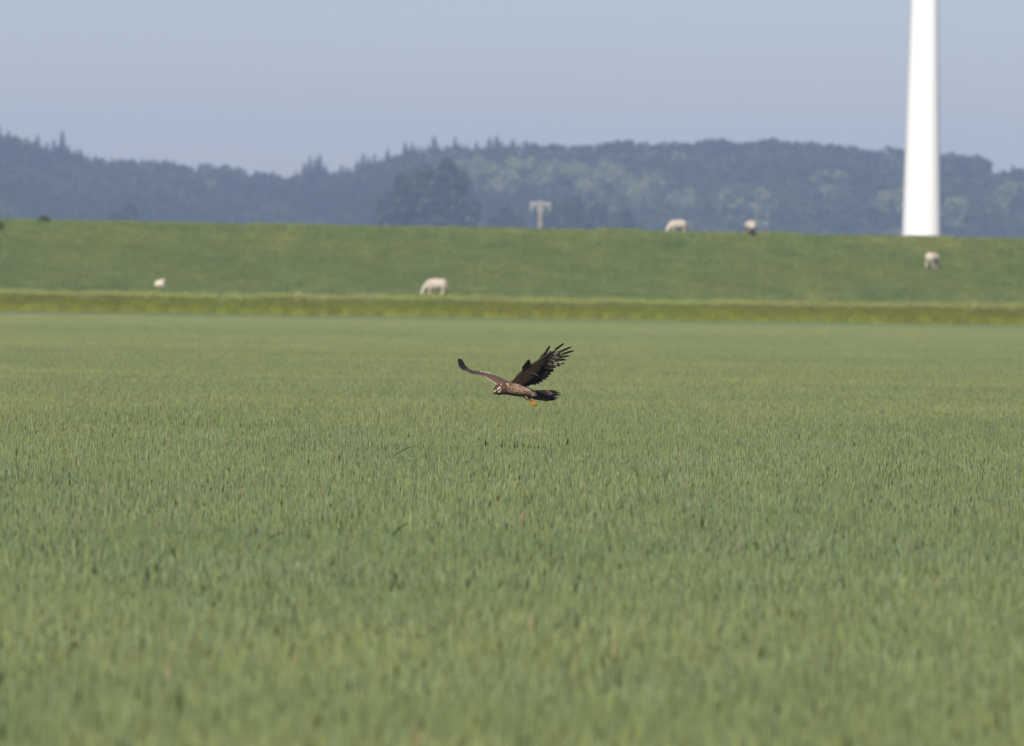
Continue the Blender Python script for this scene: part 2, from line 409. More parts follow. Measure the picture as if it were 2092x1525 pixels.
def trunk_mesh(seed, conifer):
    r = random.Random(seed); G = Geo()
    if conifer: G.tube([(0, 0, -0.02), (0, 0, 0.5), (0, 0, 0.95)], [0.017, 0.011, 0.002], (1, 1, 1), 6)
    else:
        G.tube([(0, 0, -0.02), (0.006, 0, 0.18), (0, 0.01, 0.45), (0.01, 0, 0.75)], [0.028, 0.02, 0.013, 0.003], (1, 1, 1), 7)
        for k in range(5):
            a = r.uniform(0, 6.28); z = r.uniform(0.2, 0.45); L = r.uniform(0.14, 0.22)
            G.tube([(0, 0, z), (math.cos(a) * L * .5, math.sin(a) * L * .5, z + L * .5), (math.cos(a) * L, math.sin(a) * L, z + L * 1.2)], [0.011, 0.007, 0.002], (1, 1, 1), 5)
    return G.build('trunk', M_BARK)

CON = [(conifer_crown(10 + k, M_NEEDLE, sl_), trunk_mesh(k, True)) for k, sl_ in enumerate((0.25, 0.21, 0.28, 0.23))]
BRO = [(leafy_crown(30 + k, M_LEAF), trunk_mesh(40 + k, False)) for k in range(4)]
PAL = [(leafy_crown(50 + k, M_PALE), trunk_mesh(60 + k, False)) for k in range(3)]
DRK = [(leafy_crown(70 + k, M_DARKLEAF, n=3000, leaf=0.050, low=0.0, wide=0.40), trunk_mesh(80 + k, False)) for k in range(3)]

ORD = 'first second third fourth fifth sixth seventh eighth ninth tenth eleventh twelfth thirteenth fourteenth fifteenth sixteenth seventeenth eighteenth nineteenth'.split()
def nth(n):
    if n <= 19: return ORD[n - 1]
    t, o_ = divmod(n, 10); T = {2: 'twent', 3: 'thirt', 4: 'fort', 5: 'fift', 6: 'sixt', 7: 'sevent'}[t]
    return T + 'ieth' if o_ == 0 else T + 'y ' + ORD[o_ - 1]
def tree(name, kind, loc, h, wid, rz, label, group=None):
    root = empty(name, loc, rz); root.scale = (h * wid, h * wid, h)
    obj('trunk', kind[1], root); obj('crown', kind[0], root)
    return tag(root, label, 'tree', group)

made = {}
def counted(group, text):
    made[group] = made.get(group, 0) + 1
    return text % nth(made[group]), group
for i, (px, py, k) in enumerate(SKY):
    x = skx[i]; y = RIDGE - random.uniform(0, 25); z0 = hill_z(x, y)
    ztop = (HORIZON - level(px, py)) / FPX * y + EYE.z; h = ztop - z0
    if px < -45 or px > 2140: 
        continue
    if k == 'c':
        lab = counted('conifers on the left hill skyline', '%s dark conifer spire from the left along the left hill skyline') if px < 600 else (
              counted('conifers in the skyline dip', '%s dark conifer from the left in the clump standing in the skyline dip') if px < 690 else (
              ('lone pointed conifer at the right edge of the wooded skyline', None) if px > 2000 else
              counted('conifers on the middle hilltop', '%s tall dark conifer spire from the left on the middle hilltop skyline')))
        tree('conifer', random.choice(CON), (x, y, z0), h, random.uniform(1.0, 1.3) * 17 / max(h, 14), random.uniform(0, 6), *lab)
    else:
        lab = counted('rounded crowns on the left skyline', '%s rounded tree crown from the left among the left skyline conifers') if px < 700 else (
              counted('rounded crowns on the right skyline', '%s rounded crown along the smooth skyline, counted rightwards from the conifers') if px < 2020 else
              counted('rounded crowns past the notch', '%s low rounded crown right of the notch in the right skyline'))
        tree('broadleaf_tree', random.choice(BRO), (x, y, z0), h * 1.02, random.uniform(0.95, 1.2) * 16 / max(h, 13), random.uniform(0, 6), *lab)

def slope_spot(px, py, h):
    """walk the view ray's column up the hillside until a tree of height h tops out at the photo row"""
    y = 2680.0
    while y < RIDGE - 20:
        x = (px - W0 / 2) / FPX * y
        if (hill_z(x, y) + h - EYE.z) * FPX / y >= HORIZON - level(px, py): break
        y += 4
    return x, y, hill_z(x, y)

PALE = [(925, 330), (948, 326), (972, 322), (998, 327), (1012, 334), (1040, 322), (1058, 326), (1085, 318), (1112, 330), (1128, 322), (1150, 334), (940, 342), (985, 345),
 (1030, 350), (1100, 345), (1185, 332), (1205, 340), (1228, 334), (1247, 346), (1262, 336), (1280, 352), (1215, 356), (1240, 362), (1298, 362), (1318, 360), (1195, 352), (1270, 372), (1290, 384),
 (1230, 322), (1165, 326), (1373, 392), (1400, 384), (1485, 386), (1548, 388), (1800, 392), (1822, 400), (1835, 382), (1790, 408), (1846, 396), (2062, 372), (2040, 380), (2085, 378), (1940, 405)]
pale_at = []
for px, py in sorted(PALE):
    h = random.uniform(14, 19); x, y, z = slope_spot(px, py, h); pale_at.append((x, y))
    tree('pale_tree', random.choice(PAL), (x, y, z), h, random.uniform(0.75, 1.1), random.uniform(0, 6),
         *(counted('pale trees on the middle slope', '%s pale yellow green tree from the left on the dark middle slope') if px < 1600 else
           counted('pale trees near the tower', '%s pale green tree from the left on the slope around the white tower')))
for px, py in sorted([(30, 330), (62, 322), (85, 335), (120, 345), (180, 372), (215, 352), (255, 388), (282, 382), (302, 396), (345, 368), (362, 362), (380, 374), (440, 372), (505, 376), (525, 372), (545, 384), (130, 408), (600, 405), (650, 400)]):
    h = random.uniform(13, 17); x, y, z = slope_spot(px, py, h)
    tree('broadleaf_tree', random.choice(BRO), (x, y, z), h, random.uniform(0.9, 1.2), random.uniform(0, 6),
         *counted('greener trees on the left slope', '%s greener rounded tree from the left on the dark left slope'))

for px, py, wpx, d, lab in [(912, 336, 118, 2400, 'tallest big dark rounded tree in front of the middle hill'), (868, 350, 125, 2400, 'dark rounded tree leaning on the left of the tallest dark tree'),
        (820, 388, 110, 2400, 'lowest dark rounded tree at the left end of the dark clump'), (932, 360, 82, 2410, 'dark rounded tree tucked against the right of the tallest dark tree'),
        (1130, 419, 100, 2550, 'low dark tree just right of the utility pole'), (1172, 411, 120, 2550, 'broad low dome shaped dark tree right of the utility pole'),
        (1212, 426, 90, 2550, 'small low dark tree right of the dome shaped tree'), (1276, 437, 90, 2550, 'lowest dark bush like tree left of the two crest sheep'),
        (1040, 430, 120, 2550, 'low dark tree just left of the utility pole'), (262, 424, 100, 2580, 'low dark rounded tree above the left dike crest')]:
    p = at(px, py, d); h = p.z + 0.5
    tree('dark_broadleaf_tree', random.choice(DRK), (p.x, p.y, -0.02), h * 1.03, wpx / FPX * d / (0.66 * h), random.uniform(0, 6), lab, None)

# the rest of the wood: one mass
pale_at = np.array(pale_at)
pts, rots, scls, idx, tint = [], [], [], [], []
protos = [c for c, t in CON] + [c for c, t in BRO] + [c for c, t in PAL[:1]]
y = 2700.0
while y < RIDGE + 40:
    half = 0.0575 * y * 3.2; x = -half
    while x < half:
        xx = x + random.uniform(-3, 3); yy = y + random.uniform(-4, 4)
        pc = 0.5 + 0.9 * snoise(xx * 0.012, yy * 0.006, 9.0) + (0.25 if xx < 10 else -0.15)
        con = random.random() < pc
        h = random.uniform(12, 17) if con else random.uniform(10, 15)
        z = hill_z(xx, yy); lim = (sky_z(xx * RIDGE / yy) - EYE.z) / RIDGE * yy + EYE.z - 2.0
        h = min(h, lim - z)
        near = (np.abs(pale_at[:, 0] - xx) < 5.0) & (pale_at[:, 1] - yy > -6) & (pale_at[:, 1] - yy < 60)
        if near.any(): h *= 0.62
        if h > 5:
            k = random.randrange(4) if con else (4 + random.randrange(4) if random.random() > 0.03 + 0.5 * max(0.0, snoise(xx * 0.018, yy * 0.008, 31.0) - 0.08) else 8)
            w = random.uniform(0.95, 1.25) * (1.1 if con else 1.15)
            pts.append((xx, yy, z)); rots.append((0, 0, random.uniform(0, 6.28))); scls.append((h * w, h * w, h)); idx.append(k)
            tint.append(min(1, max(0, 0.5 + 0.7 * snoise(xx * 0.02, yy * 0.012, 4.0))) * 0.7)
        x += 6.5
    y += 9.0
tag(scatter('distant_forest', pts, rots, scls, idx, tint, protos), 'hazy blue mixed forest covering the far hillside as one mass', 'forest', kind='stuff')

# ------------------------------------------------------------------ wheat field
def wheat_patch(seed, size=1.2, dens=720):
    r = random.Random(seed); G = Geo()
    for i in range(int(size * size * dens)):
        x, y = r.uniform(-size / 2, size / 2), r.uniform(-size / 2, size / 2)
        h = r.gauss(0.52, 0.021); lean = abs(r.gauss(0, 0.055)); a = r.uniform(0, 6.28)
        if r.random() < 0.005: h += r.uniform(0.02, 0.05); lean += 0.08
        dx, dy = math.cos(a) * lean, math.sin(a) * lean
        top = Vector((x + dx * h, y + dy * h, h)); q = r.random()
        gcol = (0.090 + 0.03 * q, 0.143 + 0.03 * r.random(), 0.064 + 0.02 * r.random())
        G.tube([(x, y, 0), tuple(top)], [0.0022, 0.0016], gcol, 3, False)
        v = r.gauss(1.05, 0.17); ye = r.random()
        ear = ((0.157 + 0.046 * ye) * v, (0.214 + 0.024 * ye) * v, (0.110 - 0.018 * ye) * v)
        if r.random() < 0.008: ear = (0.25 * v, 0.20 * v, 0.12 * v)
        L = r.uniform(0.065, 0.095); b = r.gauss(0, 0.09)
        ax = Vector((dx * 1.6 + b * math.cos(a), dy * 1.6 + b * math.sin(a), 1)).normalized(); w = r.uniform(0.0044, 0.0060)
        lo = tuple(e * 0.8 for e in ear)
        G.tube([top, top + ax * L * .25, top + ax * L * .7, top + ax * L], [0.0025, w, w * .85, 0.001], ear, 5, False)
        for k in range(2):
            if r.random() < 0.8:
                la = r.uniform(0, 6.28); z = h * r.uniform(0.50, 0.82)
                cc = (gcol[0] * 1.12, gcol[1] * 1.05, gcol[2] * 1.0)
                G.blade((x + dx * z, y + dy * z, z), la, r.uniform(0.11, 0.20), r.uniform(0.008, 0.012), r.uniform(0.15, 0.6), r.uniform(0.8, 2.2), cc, tuple(e * 1.05 for e in cc))
    return G.build('wheat_patch', M_WHEAT, False)
protos = [wheat_patch(100 + k) for k in range(6)]
pts, rots, scls, idx, tint = [], [], [], [], []
yy = 13.0
while yy < 401.2:
    half = 0.0575 * yy * 1.8 + 2.5; n = int(half) + 1
    for i in range(-n, n + 1):
        x = i + random.uniform(-.12, .12); y = yy + random.uniform(-.12, .12)
        u = 0.02 * snoise(x * 0.16, y * 0.07, 5.0) + 0.022 * snoise(x * 0.5, y * 0.35, 8.0) + 0.02 * snoise(x * 0.03, y * 0.02, 2.0) - 0.13 * max(0.0, snoise(x * 0.20, y * 0.50, 21.0) - 0.36)
        pts.append((x, y, 0.0)); rots.append((0, 0, random.randrange(4) * math.pi / 2 + random.uniform(-.05, .05)))
        s_ = 1.0 + u / 0.6; scls.append((1, 1, s_)); idx.append(random.randrange(6)); tint.append(random.random())
    yy += 1.0
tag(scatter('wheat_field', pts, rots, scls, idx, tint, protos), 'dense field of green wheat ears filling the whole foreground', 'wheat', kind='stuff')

# ------------------------------------------------------------------ grass on the dike and the rough verge at its foot
def turf_patch(seed, size=2.2, n=900):
    r = random.Random(seed); G = Geo()
    for i in range(n):
        q = r.random(); v = r.uniform(0.8, 1.2)
        c0 = (0.146 * v + 0.03 * q, 0.196 * v + 0.012 * q, 0.070 * v)
        G.blade((r.uniform(-size / 2, size / 2), r.uniform(-size / 2, size / 2), -0.01), r.uniform(0, 6.28), r.uniform(0.05, 0.14), r.uniform(0.012, 0.022),
                r.uniform(0.0, 0.6), r.uniform(0.2, 1.2), c0, tuple(1.15 * e for e in c0), 2)
    return G.build('turf_patch', M_DIKE, False)
def verge_patch(seed, size=1.5, n=190, seeds=0.12):
    r = random.Random(seed); G = Geo()
    for i in range(n):
        x, y = r.uniform(-size / 2, size / 2), r.uniform(-size / 2, size / 2); v = r.uniform(0.8, 1.15); q = r.random()
        c0 = (0.222 * v + 0.04 * q, 0.262 * v, 0.022 * v); h = r.uniform(0.22, 0.40)
        G.blade((x, y, -0.02), r.uniform(0, 6.28), h, r.uniform(0.010, 0.018), r.uniform(0, 0.3), r.uniform(0.2, 1.1), c0, tuple(1.1 * e for e in c0), 3)
        if r.random() < seeds:
            a = r.uniform(0, 6.28); hh = r.uniform(0.34, 0.52); t = Vector((x + math.cos(a) * .05, y + math.sin(a) * .05, hh))
            G.tube([(x, y, 0), t], [0.003, 0.002], (0.20, 0.23, 0.05), 3, False)
            sc = (0.28 * v, 0.31 * v, 0.08 * v)
            G.tube([t, t + Vector((0.01, 0, .04)), t + Vector((0.02, 0.01, .11))], [0.004, 0.014, 0.002], sc, 4, False)
    return G.build('verge_patch', M_VERGE, False)
protos = [turf_patch(200 + k) for k in range(4)]
pts, rots, scls, idx, tint = [], [], [], [], []
y = 407.5
while y < 442:
    x = -46.0
    while x < 46:
        px, py = x + random.uniform(-.3, .3), y + random.uniform(-.3, .3)
        sl_ = math.atan((dike_z(px, py + .5) - dike_z(px, py - .5)))
        k = 1.0 + 0.9 * max(-0.4, snoise(px * 0.4, py * 0.3, 11.0)) + (1.6 * max(0.0, snoise(px * 0.9, 2.0, 5.0)) if py > 434 else 0.0)
        pts.append((px, py, dike_z(px, py))); rots.append((sl_, 0, 0)); scls.append((1, 1, k)); idx.append(random.randrange(4)); tint.append(random.random())
        x += 1.9
    y += 1.9
tag(scatter('dike_grass', pts, rots, scls, idx, tint, protos), 'short grazed grass covering the dike slope and crest', 'grass', kind='stuff')
protos = [verge_patch(300 + k) for k in range(4)] + [verge_patch(310 + k, seeds=0.55) for k in range(2)]
pts, rots, scls, idx, tint = [], [], [], [], []
y = 402.4
while y < 407.6:
    x = -44.0
    while x < 44:
        px, py = x + random.uniform(-.3, .3), y + random.uniform(-.2, .2)
        top = py > 406.0; k = (0.55 + 0.30 * sstep(403.0, 406.5, py)) * (1 + 0.16 * snoise(px * 0.35, py * 0.2, 13.0)) + (0.16 * snoise(px * 1.1, 1.0, 3.0) if top else 0)
        pts.append((px, py, dike_z(px, py))); rots.append((math.atan(dike_z(px, py + .4) - dike_z(px, py - .4)) / 0.8, 0, random.uniform(-.1, .1))); scls.append((1, 1, k)); idx.append(4 + random.randrange(2) if top else random.randrange(4)); tint.append(random.random())
        x += 1.1
    y += 0.5
tag(scatter('verge_grass', pts, rots, scls, idx, tint, protos), 'tall yellow green rough grass strip along the far field edge', 'grass', kind='stuff')

def on_dike(px, py, y0=404.0):
    """point of the dike surface seen at a photo pixel"""
    y = y0
    while y < 441:
        p = at(px, py, y)
        if p.z <= dike_z(p.x, p.y): break
        y += 0.1
    return Vector((p.x, p.y, dike_z(p.x, p.y)))

# pale grass clumps and weeds standing out of the verge
def clump_mesh(seed, n, wid, h, mat, c0, c1):
    r = random.Random(seed); G = Geo()
    for i in range(n):
        a = r.uniform(0, 6.28); q = r.random() ** 0.7 * wid; v = r.uniform(0.8, 1.2)
        cc = tuple(e * v for e in c0)
        G.blade((math.cos(a) * q, math.sin(a) * q * .7, -0.03), a + r.uniform(-.6, .6), h * r.uniform(0.6, 1.05) * (1 - 0.5 * (q / wid) ** 2), 0.02, r.uniform(0, 0.35), r.uniform(0.1, 1.0), cc, tuple(e * v for e in c1), 4)
    return G.build('grass_clump', mat, False)
M_CLUMP = vc_mat('clump_grass', 0.7, 0.15, 0.2)
for px, wpx, hpx, lab in [(606, 38, 17, 'tallest pale tuft of grass on the verge left of the grazing sheep'), (300, 40, 10, 'pale grass tuft on the verge below the lamb'), (660, 60, 11, 'low pale grass tuft right of the tallest verge tuft'),
                          (765, 90, 15, 'broad pale clump of grass on the verge left of the big sheep'), (2068, 60, 14, 'pale grass clump on the verge at the right edge'), (1985, 24, 12, 'small pale grass tuft near the right edge of the verge'), (180, 70, 9, 'low pale grass tuft far left on the verge'),
                          (470, 80, 10, 'wide low pale grass tuft between the lamb and the tallest tuft')]:
    x = (px - W0 / 2) / FPX * 407; h = 0.46 + hpx * 407 / FPX * 1.15; o = obj('grass_clump', clump_mesh(px, 260, wpx / 2 / FPX * 407, h, M_CLUMP, (0.26, 0.29, 0.085), (0.40, 0.42, 0.17)))
    o.location = (x, 406.6, dike_z(x, 406.6)); tag(o, lab, 'grass')
G = Geo(); r = random.Random(5)
G.tube([(0, 0, -0.02), (0.01, 0, 0.5), (0.0, 0, 0.98)], [0.02, 0.016, 0.01], (0.18, 0.22, 0.06), 5)
for k in range(26):
    z = 0.3 + 0.68 * r.random(); a = r.uniform(0, 6.28)
    G.blade((0, 0, z), a, 0.16 * (1.3 - z), 0.035, 1.0, 0.5, (0.2, 0.25, 0.06), (0.34, 0.34, 0.08), 3)
o = obj('flowering_weed', G.build('flowering_weed', M_CLUMP, False)); x = (1655 - W0 / 2) / FPX * 407
o.location = (x, 406.8, dike_z(x, 406.8)); tag(o, 'single tall yellow green weed standing above the right verge', 'weed')

def mound_mesh(seed, w, h):
    r = random.Random(seed); G = Geo()
    for i in range(700):
        a = r.uniform(0, 6.28); q = r.random() ** 0.6; e = math.sqrt(max(0, 1 - q * q)) * r.random() ** 0.4
        p = Vector((math.cos(a) * q * w, math.sin(a) * q * w * .7, e * h * (1 + 0.25 * snoise(math.cos(a) * 2 * q, math.sin(a) * 2 * q, seed))))
        m3 = Matrix.Rotation(r.uniform(0, 6.28), 3, Vector((r.gauss(0, 1), r.gauss(0, 1), r.gauss(0, 1))).normalized()); s_ = r.uniform(0.03, 0.06); v = r.uniform(.75, 1.25)
        G.add([p + m3 @ Vector(k) * s_ for k in ((-.6, 0, 0), (0, -.35, .1), (.7, 0, 0), (0, .35, .1))], [(0, 1, 2, 3)], (0.085 * v, 0.115 * v, 0.035 * v))
    return G.build('foliage', M_CLUMP, False)
def shrub(loc, w, h, seed, label):
    root = empty('shrub', loc); obj('foliage', mound_mesh(seed, w, h), root)
    G = Geo()
    for k in range(4): G.tube([(0, 0, -0.05), (math.cos(k * 1.7) * w * .3, math.sin(k * 1.7) * w * .3, h * .6)], [0.012, .006], (1, 1, 1), 5)
    obj('stem', G.build('stem', M_BARK), root); tag(root, label, 'shrub')
p = at(90, 447, 436.5); shrub((p.x, p.y, dike_z(p.x, p.y)), 0.36, 0.27, 401, 'small dark green shrub on the left dike crest')
p = on_dike(0, 470); shrub(p, 0.22, 0.42, 402, 'small dark green shrub at the left picture edge below the crest')

# ------------------------------------------------------------------ tower and pole beyond the dike
m, nt, nd, ln = nodes_mat('white_paint'); M_WHITE = m
finish(nt, ramp(nt, nz(nt, wpos(nt, (1.2, 1.2, 0.15)), 1.0, 4), [(0.3, (0.78, 0.78, 0.77)), (0.7, (0.82, 0.82, 0.81))]), 0.35, 0.5)
TD = 910.0
bl = at(1882, 484, TD); tp = at(1888.5, 0, TD)
dz = tp.z - bl.z; tx, ty = (bl.x + tp.x) / 2, (bl.y + tp.y) / 2
d0, d1 = 79 / FPX * TD, 57.5 / FPX * TD
def tdia(z): return d0 + (d1 - d0) * (z - bl.z) / dz
root = empty('wind_turbine_tower', (tx, ty, 0))
levels = [0.25, 14.0, 28.0, 44.0]
for a, b in zip(levels[:-1], levels[1:]):
    G = Geo(); zs = np.linspace(a, b - 0.01, 6)
    G.tube([(0, 0, z) for z in zs], [tdia(z) / 2 for z in zs], (1, 1, 1), 96); obj('tower_section', G.build('tower_section', M_WHITE), root)
    if b < 40:
        G = Geo(); G.tube([(0, 0, b - 0.06), (0, 0, b + 0.06)], [tdia(b) / 2 + 0.012] * 2, (1, 1, 1), 96); obj('flange_ring', G.build('flange_ring', M_WHITE), root)
m, nt, nd, ln = nodes_mat('concrete'); M_CONC = m
finish(nt, ramp(nt, nz(nt, wpos(nt, (1, 1, 1)), 3.0, 5), [(0.3, (0.21, 0.20, 0.19)), (0.7, (0.28, 0.27, 0.26))]), 0.85, 0.2)
G = Geo(); G.tube([(0, 0, -0.5), (0, 0, 0.25)], [3.2, 3.1], (1, 1, 1), 64); obj('foundation', G.build('foundation', M_CONC), root)
tag(root, 'tall white tapering wind turbine tower rising behind the dike', 'tower')

m, nt, nd, ln = nodes_mat('pale_metal'); M_GALV = m
finish(nt, ramp(nt, nz(nt, wpos(nt, (1, 1, 1)), 4.0, 3), [(0.3, (0.23, 0.25, 0.26)), (0.7, (0.30, 0.32, 0.33))]), 0.5, 0.4)
PD = 600.0; pb = at(1103.5, 466, PD); sp = PD / FPX
ptop = at(1102.5, 413, PD).z
root = empty('utility_pole', (pb.x, pb.y, 0))
G = Geo(); G.tube([(0, 0, -0.3), (0, 0, ptop - 0.1)], [0.175, 0.135], (1, 1, 1), 12); obj('pole', G.build('pole', M_CONC), root)
G = Geo(); G.box((0, 0, ptop - 0.075), (20.5 * sp, 0.06, 0.06), (1, 1, 1)); obj('crossarm', G.build('crossarm', M_GALV, False), root)
for s_ in (-1, 1):
    G = Geo(); G.tube([(s_ * 10 * sp, -0.12, ptop - 0.1), (s_ * 3 * sp, -0.14, ptop - 0.75)], [0.05, 0.05], (1, 1, 1), 6); obj('brace', G.build('brace', M_GALV), root)
    for k, xx in enumerate((18.8, 14.0)):
        G = Geo(); zt = ptop - 0.135
        prof = [(0, 0.03)] + [(0.03 + 0.06 * i + q, 0.085 if q else 0.05) for i in range(8 if k == 0 else 4) for q in (0, 0.03)]
        G.tube([(s_ * xx * sp, 0, zt - a) for a, b in prof], [b for a, b in prof], (1, 1, 1), 10); obj('insulator', G.build('insulator', M_GALV), root)
    
G = Geo(); G.tube([(0, -0.02, ptop + 0.0155), (0, -0.02, ptop + 0.14)], [0.06, 0.05], (1, 1, 1), 10); obj('insulator', G.build('insulator', M_GALV), root)
tag(root, 'pale utility pole with a T shaped crossarm behind the crest', 'utility pole')

# ------------------------------------------------------------------ sheep
M_WOOL = vc_mat('fleece', 0.95, 0.05, 0.0, 14.0, (0.88, 1.06), (45.0, 0.5, 0.02))
def blob(bm, c, r, rot=None):
    mt = Matrix.Translation(Vector(c)) @ (rot.to_4x4() if rot else Matrix()) @ Matrix.Diagonal((*r, 1))
    bmesh.ops.create_icosphere(bm, subdivisions=3, radius=1, matrix=mt)
def limb(bm, a, b, ra, rb, n=7):
    a, b = Vector(a), Vector(b)
    for i in range(n):
        t = i / (n - 1); q = ra + (rb - ra) * t; blob2(bm, a.lerp(b, t), q)
def blob2(bm, c, q):
    bmesh.ops.create_icosphere(bm, subdivisions=2, radius=q, matrix=Matrix.Translation(Vector(c)))
def remeshed(bm, vox, name):
    me = bpy.data.meshes.new(name + '_raw'); bm.to_mesh(me); bm.free()
    o = bpy.data.objects.new(name + '_raw', me); COL.objects.link(o)
    md = o.modifiers.new('r', 'REMESH'); md.mode = 'VOXEL'; md.voxel_size = vox
    sm = o.modifiers.new('s', 'SMOOTH'); sm.iterations = 4; sm.factor = 0.5
    dg = bpy.context.evaluated_depsgraph_get(); out = bpy.data.meshes.new_from_object(o.evaluated_get(dg))
    bpy.data.objects.remove(o); bpy.data.meshes.remove(me); out.name = name
    return out
def sheep_mesh(seed, dark_face=False, fat=1.0, stride=0.0):
    bm = bmesh.new(); r = random.Random(seed)
    blob(bm, (0, 0, 0.53), (0.43, 0.235 * fat, 0.235)); blob(bm, (-0.24, 0, 0.55), (0.25, 0.24 * fat, 0.235)); blob(bm, (0.25, 0, 0.53), (0.22, 0.21 * fat, 0.225))
    for i in range(46):
        a = r.uniform(0, 6.28); t = r.uniform(-0.95, 0.95); q = math.sqrt(1 - t * t)
        blob2(bm, (0.46 * t, 0.225 * fat * q * math.cos(a), 0.54 + 0.225 * q * math.sin(a)), r.uniform(0.035, 0.06))
    limb(bm, (0.36, 0, 0.55), (0.56, 0.02, 0.34), 0.15, 0.09); limb(bm, (0.56, 0.02, 0.33), (0.66, 0.03, 0.10), 0.08, 0.048)
    limb(bm, (-0.45, 0, 0.60), (-0.49, 0, 0.36), 0.05, 0.03)
    for k, (x, y, dx) in enumerate(((0.27, 0.12, 0.04), (0.23, -0.12, -0.05), (-0.30, 0.13, -0.03), (-0.26, -0.13, 0.07))):
        dx += stride * (1 if k % 2 else -1)
        limb(bm, (x, y, 0.42), (x + dx * .4, y, 0.22), 0.085, 0.045); limb(bm, (x + dx * .4, y, 0.22), (x + dx, y, 0.03), 0.045, 0.036)
    for s_ in (-1, 1): limb(bm, (0.575, 0.02 + s_ * 0.06, 0.345), (0.545, 0.02 + s_ * 0.15, 0.33), 0.028, 0.02, 4)
    me = remeshed(bm, 0.018, 'sheep')
    wool, face, leg = (0.47, 0.405, 0.345), ((0.03, 0.028, 0.026) if dark_face else (0.58, 0.53, 0.48)), ((0.10, 0.09, 0.08) if dark_face else (0.50, 0.45, 0.38))
    cols = []
    for v in me.vertices:
        x, y, z = v.co
        if x > 0.53 and z < 0.42: c = face
        elif z < 0.27 and x < 0.5: c = leg
        else:
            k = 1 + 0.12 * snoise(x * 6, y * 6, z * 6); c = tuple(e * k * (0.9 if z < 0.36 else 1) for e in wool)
        cols.append((*c, 1))
    a = me.color_attributes.new('col', 'FLOAT_COLOR', 'POINT'); a.data.foreach_set('color', np.array(cols, dtype=np.float32).ravel())
    me.polygons.foreach_set('use_smooth', [True] * len(me.polygons)); me.materials.clear(); me.materials.append(M_WOOL)
    return me
def lamb_mesh():
    bm = bmesh.new()
    blob(bm, (0, 0, 0.17), (0.24, 0.15, 0.155)); blob(bm, (0.12, 0, 0.2), (0.12, 0.12, 0.14)); limb(bm, (0.16, 0, 0.22), (0.22, -0.02, 0.36), 0.085, 0.065); limb(bm, (0.22, -0.02, 0.37), (0.31, -0.05, 0.33), 0.06, 0.036)
    for s_ in (-1, 1):
        limb(bm, (0.21, -0.02 + s_ * 0.05, 0.39), (0.20, -0.02 + s_ * 0.12, 0.40), 0.022, 0.015, 4); limb(bm, (0.14, s_ * 0.11, 0.06), (0.30, s_ * 0.12, 0.035), 0.045, 0.03); limb(bm, (-0.16, s_ * 0.13, 0.06), (0.0, s_ * 0.17, 0.035), 0.06, 0.03)
    me = remeshed(bm, 0.012, 'lamb'); cols = [((0.62, 0.54, 0.48) if v.co.x < 0.24 else (0.5, 0.44, 0.4)) + (1,) for v in me.vertices]
    a = me.color_attributes.new('col', 'FLOAT_COLOR', 'POINT'); a.data.foreach_set('color', np.array(cols, dtype=np.float32).ravel())
    me.polygons.foreach_set('use_smooth', [True] * len(me.polygons)); me.materials.clear(); me.materials.append(M_WOOL)
    return me
def put_sheep(name, me, p, rz, sc, label):
    o = obj(name, me); o.location = p - Vector((0, 0, 0.01)); o.rotation_euler = (0, 0, rz); o.scale = (sc,) * 3
    return tag(o, label, name)
put_sheep('sheep', sheep_mesh(1), on_dike(891, 605, 407.5), math.radians(176), 1.03, 'big cream sheep grazing side on just above the verge')
put_sheep('sheep', sheep_mesh(2, fat=1.1), on_dike(1904, 550), math.radians(62), 1.0, 'cream sheep grazing on the slope below the white tower')
p = at(1384, 474, 439.0); p.z = dike_z(p.x, p.y); put_sheep('sheep', sheep_mesh(3, fat=1.15), p - Vector((0, 0, 0.08)), math.radians(205), 0.95, 'cream sheep on the dike crest nearer the utility pole')
p = on_dike(1533, 482); put_sheep('sheep', sheep_mesh(4, True, 1.15), p, math.radians(-80), 0.93, 'dark faced sheep grazing on the crest nearer the white tower')
put_sheep('lamb', lamb_mesh(), on_dike(325, 585), math.radians(-15), 0.86, 'small pale lamb lying low on the left slope')

# ------------------------------------------------------------------ bird (drawn in photo pixels: u right, v down, w towards the viewer)
BS = BIRD_D / FPX
UC, VC = 1046.0, 795.0
bird = bpy.data.objects.new('harrier', None); COL.objects.link(bird); bird.empty_display_size = 0.1
bird.location = at(UC, VC, BIRD_D); bird.rotation_euler = (0, ROLL, 0)
tag(bird, 'brown harrier flying low over the wheat with wings raised', 'bird')
def B(u, v, w=0.0): return Vector(((u - UC) * BS, -w * BS, (VC - v) * BS))
TH = math.radians(35)
AX = Vector((math.cos(TH), math.sin(TH), 0))      # towards the tail
LT = Vector((math.sin(TH), -math.cos(TH), 0))     # the bird's left, towards the viewer
def axw(u): return 0.70 * (1055 - u)

m, nt, nd, ln = nodes_mat('plumage'); M_PLUME = m
tc = nt.nodes.new('ShaderNodeTexCoord'); mp = nt.nodes.new('ShaderNodeMapping')
mp.inputs['Rotation'].default_value = (0, 0, -TH); mp.inputs['Scale'].default_value = (45, 130, 130)
ln.new(tc.outputs['Object'], mp.inputs[0])
st = nz(nt, mp.outputs[0], 1.0, 3, 0.6)
finish(nt, mul(nt, attr(nt, 'col').outputs['Color'], ramp(nt, st, [(0.36, (0.34, 0.29, 0.27)), (0.5, (1.0, 1.0, 1.0)), (0.64, (1.7, 1.65, 1.6))])), 0.75, 0.2, 0, (st, 0.5, 0.004))
M_FEATHER = vc_mat('feather', 0.6, 0.25, 0.0)
m, nt, nd, ln = nodes_mat('covert'); M_COVERT = m
tc = nt.nodes.new('ShaderNodeTexCoord'); vo = nt.nodes.new('ShaderNodeTexVoronoi'); vo.inputs['Scale'].default_value = 75
ln.new(tc.outputs['Object'], vo.inputs['Vector'])
